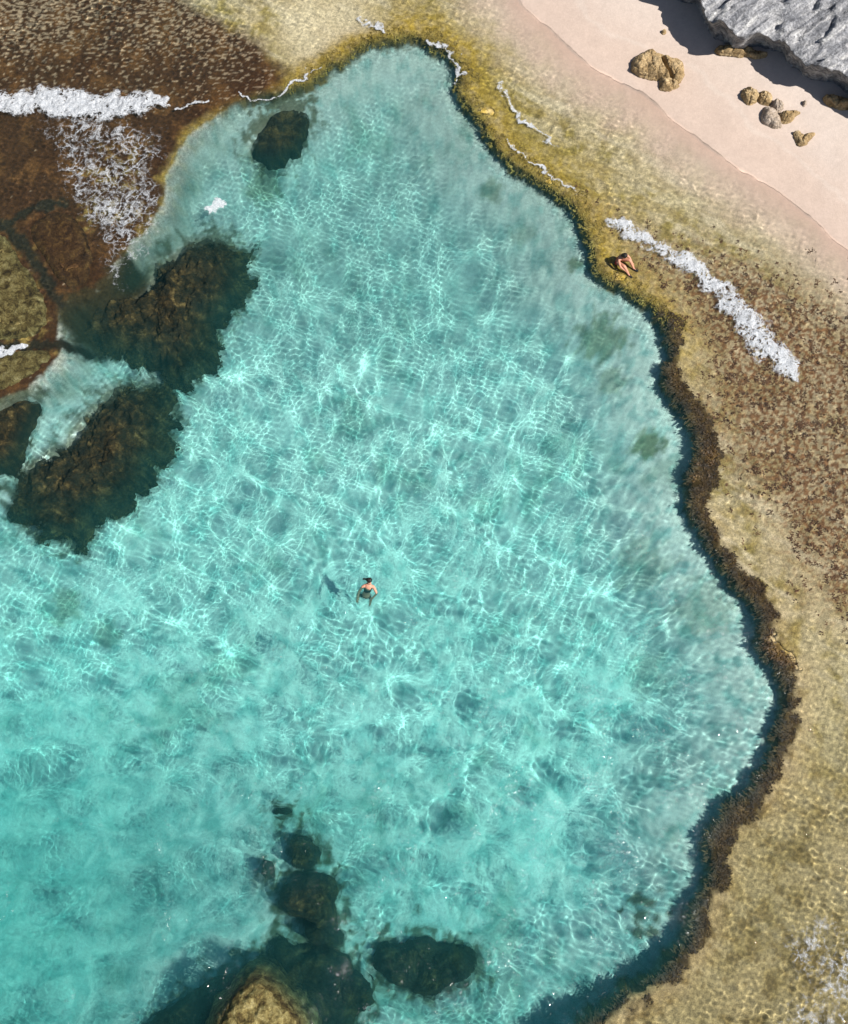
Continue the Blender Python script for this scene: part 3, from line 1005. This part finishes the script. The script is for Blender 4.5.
# ------------------------------------------------------------------ foam
def foam(name, lab, line=None, width=None, poly=None, res=.026, thick=.0, lace=.5, cell=.5, seed=0, lift=.004, cover=1.0, cut=.0):
    """wet foam lying on the waves: strands between bubbles-free cells, thick where the wave breaks"""
    if line is not None:
        ln = chaikin(PL(line), 2, False)
        wpos = np.linspace(0, 1, len(width))
        lo, hi = ln.min(0) - 1.3, ln.max(0) + 1.3
    else:
        pg = chaikin(PL(poly), 2)
        lo, hi = pg.min(0) - .3, pg.max(0) + .3
    xs, ys = np.arange(lo[0], hi[0], res), np.arange(lo[1], hi[1], res)
    X, Y = np.meshgrid(xs, ys)
    wx = X + .34 * fbm(X, Y, .7, 5, seed + 1)
    wy = Y + .34 * fbm(X, Y, .7, 5, seed + 2)
    if line is not None:
        best = np.full(X.shape, 1e9)
        tt = np.zeros(X.shape)
        n = len(ln)
        for i in range(n - 1):
            a, ee = ln[i], ln[i + 1] - ln[i]
            t = np.clip(((wx - a[0]) * ee[0] + (wy - a[1]) * ee[1]) / (ee @ ee), 0, 1)
            d = np.hypot(wx - a[0] - t * ee[0], wy - a[1] - t * ee[1])
            m = d < best
            best = np.where(m, d, best)
            tt = np.where(m, (i + t) / (n - 1), tt)
        half = np.interp(tt, wpos, width)
        D = 1 - best / half
    else:
        D = np.clip(-sdf(pg, wx, wy) / cut, -1, 1) if cut else np.clip(-sdf(pg, wx, wy) / .9, -1, 1)
    f1, f2 = worley(wx / cell + .3 * fbm(X, Y, .4, 2, seed + 4), wy / cell, seed + 6)
    g1, g2 = worley(wx / cell * 2.3, wy / cell * 2.3, seed + 7)
    strand = np.minimum((f2 - f1), (g2 - g1) * .9 + .05) + .10 * np.abs(fbm(X, Y, .2, 3, seed + 10))
    patch = fbm(X, Y, 1.0, 4, seed + 8)
    fine = fbm(X, Y, .16, 3, seed + 9)
    thr = lace * np.clip(D * cover + .75 * patch + .45 * fine, -.2, 1.6)
    AL = .94 * sst(-.04, .40, thr - strand) * sst(0, .55, D)
    K = (AL > .03) & (D > 0)
    Z = wave_at(X.ravel(), Y.ravel()).reshape(X.shape)
    Z = np.maximum(Z, bil(GZ, X, Y)) + lift
    if thick:
        b1, _ = worley(X / .22, Y / .22, seed + 12)
        b2, _ = worley(X / .1, Y / .1, seed + 13)
        Z = Z + thick * sst(0, .7, D) * (1 + .5 * fbm(X, Y, .4, 3, seed + 11)) * (1.05 - .75 * b1 ** 2) + .25 * thick * (.5 - b2) * sst(.1, .4, D)
    F_ = grid_faces(len(ys), len(xs))
    kf = K.ravel()[F_].sum(1) >= 3
    if not kf.any():
        return None
    v, f, al = compact(np.stack([X, Y, Z], -1).reshape(-1, 3), F_[kf], AL.ravel())
    me = raw_mesh(name, v, f)
    fa = me.attributes.new('dens', 'FLOAT', 'POINT')
    fa.data.foreach_set('value', al.astype(np.float32))
    return tag(link(name, me, M_FOAM), lab, kind='stuff')


foam('breaking_wave_foam', 'thick white foam of the small wave breaking on the brown reef at upper left',
     line=[(-30, 100), (0, 101), (40, 101), (75, 106), (110, 107), (145, 104), (167, 101)], width=[.75, .8, .95, 1.05, .95, .65, .2], thick=.09, lace=.5, cell=.26, seed=100, cover=1.7)
foam('foam_lace', 'lacy white foam streaks trailing down from the breaking wave on the left',
     poly=[(20, 112), (60, 108), (110, 112), (165, 112), (178, 130), (172, 165), (168, 205), (170, 235), (150, 255), (136, 285), (122, 312), (106, 285), (84, 240), (62, 212), (48, 180), (36, 140)],
     lace=.20, cell=.46, seed=120, cover=1.25)
foam('foam_lace', 'dense knot of white foam in the middle of the trailing streaks on the left',
     poly=[(82, 196), (110, 182), (150, 188), (162, 205), (140, 232), (110, 236), (88, 222)], lace=.36, cell=.36, seed=135, cover=1.1, lift=.018)
foam('foam_patch', 'small white foam patch floating alone in the upper left of the pool', poly=[(200, 208), (210, 198), (228, 197), (233, 204), (222, 212), (204, 216)], thick=.03, lace=1.0, cell=.3, seed=140, cut=.3)
foam('wave_foam', 'white foam ridge of a small wave crossing the reef beside the seated person',
     line=[(614, 222), (640, 234), (668, 252), (695, 268), (715, 288), (740, 312), (760, 340), (780, 357), (800, 380)],
     width=[.3, .4, .5, .6, .62, .75, .9, .7, .16], thick=.045, lace=.46, cell=.24, seed=160, cover=1.6)
foam('foam_lace', 'network of white foam strands over the golden reef in the lower right corner',
     poly=[(776, 925), (800, 905), (850, 900), (880, 960), (880, 1060), (740, 1060), (752, 1010), (790, 985), (770, 960)], lace=.215, cell=.5, seed=180, cover=1.0)
foam('foam_line', 'thin foam line along the golden rim at the top right of the pool', line=[(497, 82), (505, 100), (522, 118), (545, 138), (560, 148)], width=[.14, .16, .12, .12, .05], lace=.38, cell=.2, seed=200, cover=1.5)
foam('foam_line', 'thin foam line on the pool rim below the golden turf', line=[(505, 140), (516, 152), (540, 170), (562, 182), (582, 196)], width=[.05, .12, .09, .12, .05], lace=.38, cell=.2, seed=210, cover=1.5)
foam('foam_patch', 'white foam caught under the rounded top corner of the pool', line=[(428, 40), (440, 44), (452, 52), (460, 66), (458, 84)], width=[.12, .22, .16, .12, .05], lace=.42, cell=.22, seed=220, cover=1.6)
foam('foam_patch', 'white foam smear on the pale reef at the very top of the pool', line=[(360, 17), (372, 25), (383, 33)], width=[.12, .24, .1], lace=.42, cell=.25, seed=230, cover=1.6)
foam('foam_patch', 'small foam streak on the upper left shore between weed and pool', line=[(176, 110), (190, 106), (208, 102)], width=[.08, .16, .1], lace=.42, cell=.25, seed=240, cover=1.6)
foam('foam_patch', 'foam flecks along the upper left pool edge by the weed corner', line=[(240, 97), (262, 100), (290, 92), (303, 76), (318, 68)], width=[.08, .1, .12, .16, .06], lace=.5, cell=.3, seed=250, cover=1.2)
foam('foam_patch', 'white foam on the golden slab at the left edge', line=[(-10, 350), (8, 350), (26, 346)], width=[.2, .2, .06], thick=.03, lace=.9, cell=.3, seed=260, cover=1.5)
foam('foam_patch', 'thin foam threads over the dark rocks at the bottom', poly=[(355, 1000), (375, 995), (400, 1010), (430, 1012), (420, 1035), (350, 1035)], lace=.2, cell=.4, seed=270)


# ------------------------------------------------------------------ people
def skin_body(joints, edges, root):
    me = bpy.data.meshes.new('body')
    names = list(joints)
    me.from_pydata([joints[k][0] for k in names], [], [(names.index(a), names.index(b)) for a, b in edges])
    o = bpy.data.objects.new('body', me)
    COL.objects.link(o)
    o.modifiers.new('skin', 'SKIN')
    sv = me.skin_vertices[0].data if me.skin_vertices else None
    if sv is None:
        bpy.context.view_layer.objects.active = o
        bm = bmesh.new()
        bm.from_mesh(me)
        bm.verts.layers.skin.verify()
        bm.to_mesh(me)
        bm.free()
        sv = me.skin_vertices[0].data
    for i, k in enumerate(names):
        rr = joints[k][1]
        sv[i].radius = (rr, rr) if not isinstance(rr, tuple) else rr
        sv[i].use_root = (k == root)
    ss = o.modifiers.new('sub', 'SUBSURF')
    ss.levels = ss.render_levels = 2
    dg = bpy.context.evaluated_depsgraph_get()
    new = bpy.data.meshes.new_from_object(o.evaluated_get(dg))
    bpy.data.objects.remove(o)
    new.polygons.foreach_set('use_smooth', np.ones(len(new.polygons), bool))
    return new


def add_hand(J, E, wrist, side, fwd, lat, down):
    """palm with four unequal curled fingers and a thumb leaving the side of the palm"""
    w = np.array(J[wrist][0])
    fwd, lat, down = (np.array(q, float) / np.linalg.norm(q) for q in (fwd, lat, down))
    pk = wrist + '_palm'
    J[pk] = (tuple(w + fwd * .055), (.034, .02))
    E.append((wrist, pk))
    pl = w + fwd * .055
    for i, (off, ln) in enumerate(((-.030, .066), (-.010, .076), (.010, .071), (.028, .056))):
        a = pl + lat * off + fwd * .035
        b = a + fwd * ln * .5 + down * .012
        c = b + fwd * ln * .35 + down * .03
        for q, pt in (('a', a), ('b', b), ('c', c)):
            J[f'{wrist}_f{i}{q}'] = (tuple(pt), .009)
        E += [(pk, f'{wrist}_f{i}a'), (f'{wrist}_f{i}a', f'{wrist}_f{i}b'), (f'{wrist}_f{i}b', f'{wrist}_f{i}c')]
    a = w + fwd * .025 - lat * .045 * side
    b = a + fwd * .035 - lat * .02 * side + down * .01
    J[f'{wrist}_t0'] = (tuple(a), .011)
    J[f'{wrist}_t1'] = (tuple(b), .009)
    E += [(wrist, f'{wrist}_t0'), (f'{wrist}_t0', f'{wrist}_t1')]


def garment(body, pred, name, mat, parent, off=.008):
    bm = bmesh.new()
    bm.from_mesh(body)
    bm.normal_update()
    for vv in bm.verts:
        vv.co += vv.normal * off
    bmesh.ops.delete(bm, geom=[f for f in bm.faces if not pred(f.calc_center_median())], context='FACES')
    seen, best = set(), []
    for f0 in bm.faces:                                   # keep the one connected cloth
        if f0 in seen:
            continue
        st, isl = [f0], []
        seen.add(f0)
        while st:
            f1 = st.pop()
            isl.append(f1)
            for ed in f1.edges:
                for f2 in ed.link_faces:
                    if f2 not in seen:
                        seen.add(f2)
                        st.append(f2)
        if len(isl) > len(best):
            best = isl
    vs_ = list({v for f in best for v in f.verts})
    ix = {v: i for i, v in enumerate(vs_)}
    me = bpy.data.meshes.new(name)
    me.from_pydata([v.co[:] for v in vs_], [], [[ix[v] for v in f.verts] for f in best])
    me.polygons.foreach_set('use_smooth', np.ones(len(me.polygons), bool))
    bm.free()
    return link(name, me, mat, parent)


def blob(name, parts, mat, parent):
    """smooth hair mass from a few overlapping shaped lobes, fused into one surface"""
    bm = bmesh.new()
    for c, rx, ry, rz in parts:
        g = bmesh.ops.create_icosphere(bm, subdivisions=3, radius=1)
        for vv in g['verts']:
            q = vv.co
            k = 1 + .06 * math.sin(q.x * 9 + q.z * 5) + .05 * math.sin(q.y * 11)
            vv.co = Vector((c[0] + q.x * rx * k, c[1] + q.y * ry * k, c[2] + q.z * rz * k))
    me = bpy.data.meshes.new(name)
    bm.to_mesh(me)
    bm.free()
    o = bpy.data.objects.new(name, me)
    COL.objects.link(o)
    rm = o.modifiers.new('fuse', 'REMESH')
    rm.mode = 'VOXEL'
    rm.voxel_size = .012
    dg = bpy.context.evaluated_depsgraph_get()
    new = bpy.data.meshes.new_from_object(o.evaluated_get(dg))
    bpy.data.objects.remove(o)
    new.polygons.foreach_set('use_smooth', np.ones(len(new.polygons), bool))
    return link(name, new, mat, parent)


def person(name, loc, rz, J, E, root, lab, sc=1.0):
    t = bpy.data.objects.new(name, None)
    COL.objects.link(t)
    t.location = loc
    t.rotation_euler = (0, 0, rz)
    t.scale = (sc, sc, sc)
    tag(t, lab, 'person')
    body = skin_body(J, E, root)
    link('body', body, M_SKIN, t)
    return t, body


# seated bather: x = forward, y = left, z = up, seat on the rim
J = {'pelvis': ((0, 0, .13), (.15, .12)), 'belly': ((.03, 0, .27), (.125, .10)), 'chest': ((.10, 0, .44), (.14, .105)), 'collar': ((.15, 0, .54), (.09, .07)),
     'neck': ((.18, 0, .60), .052), 'jaw': ((.235, 0, .655), (.065, .07)), 'skull': ((.25, 0, .74), (.08, .092)), 'crown': ((.25, 0, .80), (.055, .06)),
     'nose': ((.335, 0, .69), .012)}
E = [('pelvis', 'belly'), ('belly', 'chest'), ('chest', 'collar'), ('collar', 'neck'), ('neck', 'jaw'), ('jaw', 'skull'), ('skull', 'crown'), ('jaw', 'nose')]
for s, nm in ((1, 'l'), (-1, 'r')):
    J[nm + 'sh'] = ((.13, .18 * s, .52), .062)
    J[nm + 'el'] = ((.33, .27 * s, .36), .043)
    J[nm + 'wr'] = ((.56, .20 * s, .24), .03)
    J[nm + 'hip'] = ((.04, .10 * s, .13), .10)
    J[nm + 'kn'] = ((.44, .17 * s, .40), .062)
    J[nm + 'calf'] = ((.57, .165 * s, .23), .055)
    J[nm + 'an'] = ((.70, .16 * s, .08), .038)
    J[nm + 'toe'] = ((.88, .18 * s, .035), .032)
    E += [('collar', nm + 'sh'), (nm + 'sh', nm + 'el'), (nm + 'el', nm + 'wr'), ('pelvis', nm + 'hip'), (nm + 'hip', nm + 'kn'), (nm + 'kn', nm + 'calf'), (nm + 'calf', nm + 'an'), (nm + 'an', nm + 'toe')]
    add_hand(J, E, nm + 'wr', s, (.7, -.25 * s, -.5), (0, -1 * s, 0), (-.2, -.3 * s, -1))
seat = P(617, 260, 0)
zs = float(bil(GZ, np.array([seat[0]]), np.array([seat[1]]))[0])
t, body = person('seated_person', (seat[0], seat[1], max(zs, -.12) - .01), math.atan2(-.66, .75), J, E, 'pelvis',
                 'person in red swimwear sitting on the reef rim with knees drawn up', 1.0)
garment(body, lambda c: c.z < .24 and c.x < .13, 'swim_bottom', M_RED, t)
garment(body, lambda c: .36 < c.z < .475 and abs(c.y) < .16 and c.x < .26, 'swim_top', M_RED, t)
blob('hair', [((.235, 0, .765), .098, .105, .095), ((.15, 0, .70), .05, .07, .09), ((.12, 0, .62), .04, .05, .07)], M_HAIR, t)
for s in (1, -1):
    garment(body, lambda c, s=s: c.x > .69 and c.z < .10 and c.y * s > 0, 'shoe', M_SHOE, t, .012)

# swimmer treading water, face turned down-right, upper body out of the water: x = right, y = up the beach side, z = up
J = {'pelvis': ((-.10, -.30, -.42), (.14, .12)), 'belly': ((-.06, -.22, -.26), (.12, .10)), 'chest': ((0, -.10, -.06), (.145, .11)), 'collar': ((.02, -.02, .06), (.09, .07)),
     'neck': ((.03, .03, .13), .052), 'jaw': ((.06, .04, .19), (.065, .07)), 'skull': ((.06, .09, .26), (.08, .092)), 'crown': ((.06, .11, .32), (.055, .06)), 'nose': ((.11, -.03, .22), .012),
     'lsh': ((-.17, -.05, .03), .062), 'lel': ((-.32, -.24, -.03), .045), 'lwr': ((-.36, -.46, -.05), .03),
     'rsh': ((.20, -.07, .03), .062), 'rel': ((.31, -.30, -.02), .045), 'rwr': ((.16, -.46, -.05), .03),
     'lhip': ((-.19, -.32, -.46), .10), 'lkn': ((-.36, -.20, -.84), .065), 'lan': ((-.42, -.44, -1.18), .04), 'ltoe': ((-.44, -.42, -1.34), .03),
     'rhip': ((-.02, -.34, -.46), .10), 'rkn': ((.04, -.30, -.88), .065), 'ran': ((0, -.52, -1.22), .04), 'rtoe': ((0, -.50, -1.38), .03)}
E = [('pelvis', 'belly'), ('belly', 'chest'), ('chest', 'collar'), ('collar', 'neck'), ('neck', 'jaw'), ('jaw', 'skull'), ('skull', 'crown'), ('jaw', 'nose'),
     ('collar', 'lsh'), ('lsh', 'lel'), ('lel', 'lwr'), ('collar', 'rsh'), ('rsh', 'rel'), ('rel', 'rwr'),
     ('pelvis', 'lhip'), ('lhip', 'lkn'), ('lkn', 'lan'), ('lan', 'ltoe'), ('pelvis', 'rhip'), ('rhip', 'rkn'), ('rkn', 'ran'), ('ran', 'rtoe')]
add_hand(J, E, 'lwr', -1, (-.1, -.9, -.1), (.9, -.1, 0), (0, 0, -1))
add_hand(J, E, 'rwr', 1, (-.6, -.7, -.1), (.7, -.6, 0), (0, 0, -1))
q = P(368, 585)
t, body = person('swimmer', (q[0], q[1], -.01), 0, J, E, 'pelvis', 'swimmer in black bikini with dark tied hair treading water in the middle of the pool')
garment(body, lambda c: -.16 < c.z < .0 and abs(c.x) < .17 and c.y > -.26, 'bikini_top', M_BLACK, t)
garment(body, lambda c: -.56 < c.z < -.36 and c.y < -.16, 'bikini_bottom', M_BLACK, t)
blob('hair', [((.055, .115, .285), .098, .10, .095), ((-.03, .15, .27), .06, .05, .06), ((-.12, .17, .24), .06, .035, .04)], M_HAIR, t)

# ------------------------------------------------------------------ light
SUN_EL, AZ = RAD(52), math.atan2(-.32, .95)
sd = Vector((math.cos(SUN_EL) * math.cos(AZ), math.cos(SUN_EL) * math.sin(AZ), math.sin(SUN_EL)))
ld = bpy.data.lights.new('sun', 'SUN')
ld.energy = 5.0
ld.angle = RAD(.55)
ld.color = (1, .955, .89)
ld.cycles.is_caustics_light = True
lo = bpy.data.objects.new('sun', ld)
COL.objects.link(lo)
lo.rotation_euler = sd.to_track_quat('Z', 'Y').to_euler()
lo.location = sd * 80
w = bpy.data.worlds.new("World")
scene.world = w
w.use_nodes = True
bg = w.node_tree.nodes['Background']
sky = w.node_tree.nodes.new('ShaderNodeTexSky')
sky.sky_type = 'NISHITA'
sky.sun_disc = False
sky.sun_elevation = SUN_EL
sky.sun_rotation = math.pi / 2 - AZ
w.node_tree.links.new(sky.outputs[0], bg.inputs[0])
bg.inputs[1].default_value = .05

cy = scene.cycles
cy.use_denoising = True
cy.caustics_reflective = False
cy.caustics_refractive = True
cy.max_bounces = 8
cy.transmission_bounces = 6
cy.diffuse_bounces = 2
cy.glossy_bounces = 2
cy.sample_clamp_indirect = 3
cy.blur_glossy = .5
vs = scene.view_settings
vs.view_transform = 'Standard'
vs.look = 'None'
vs.exposure = 0.7
vs.gamma = 1
vs.use_curve_mapping = False
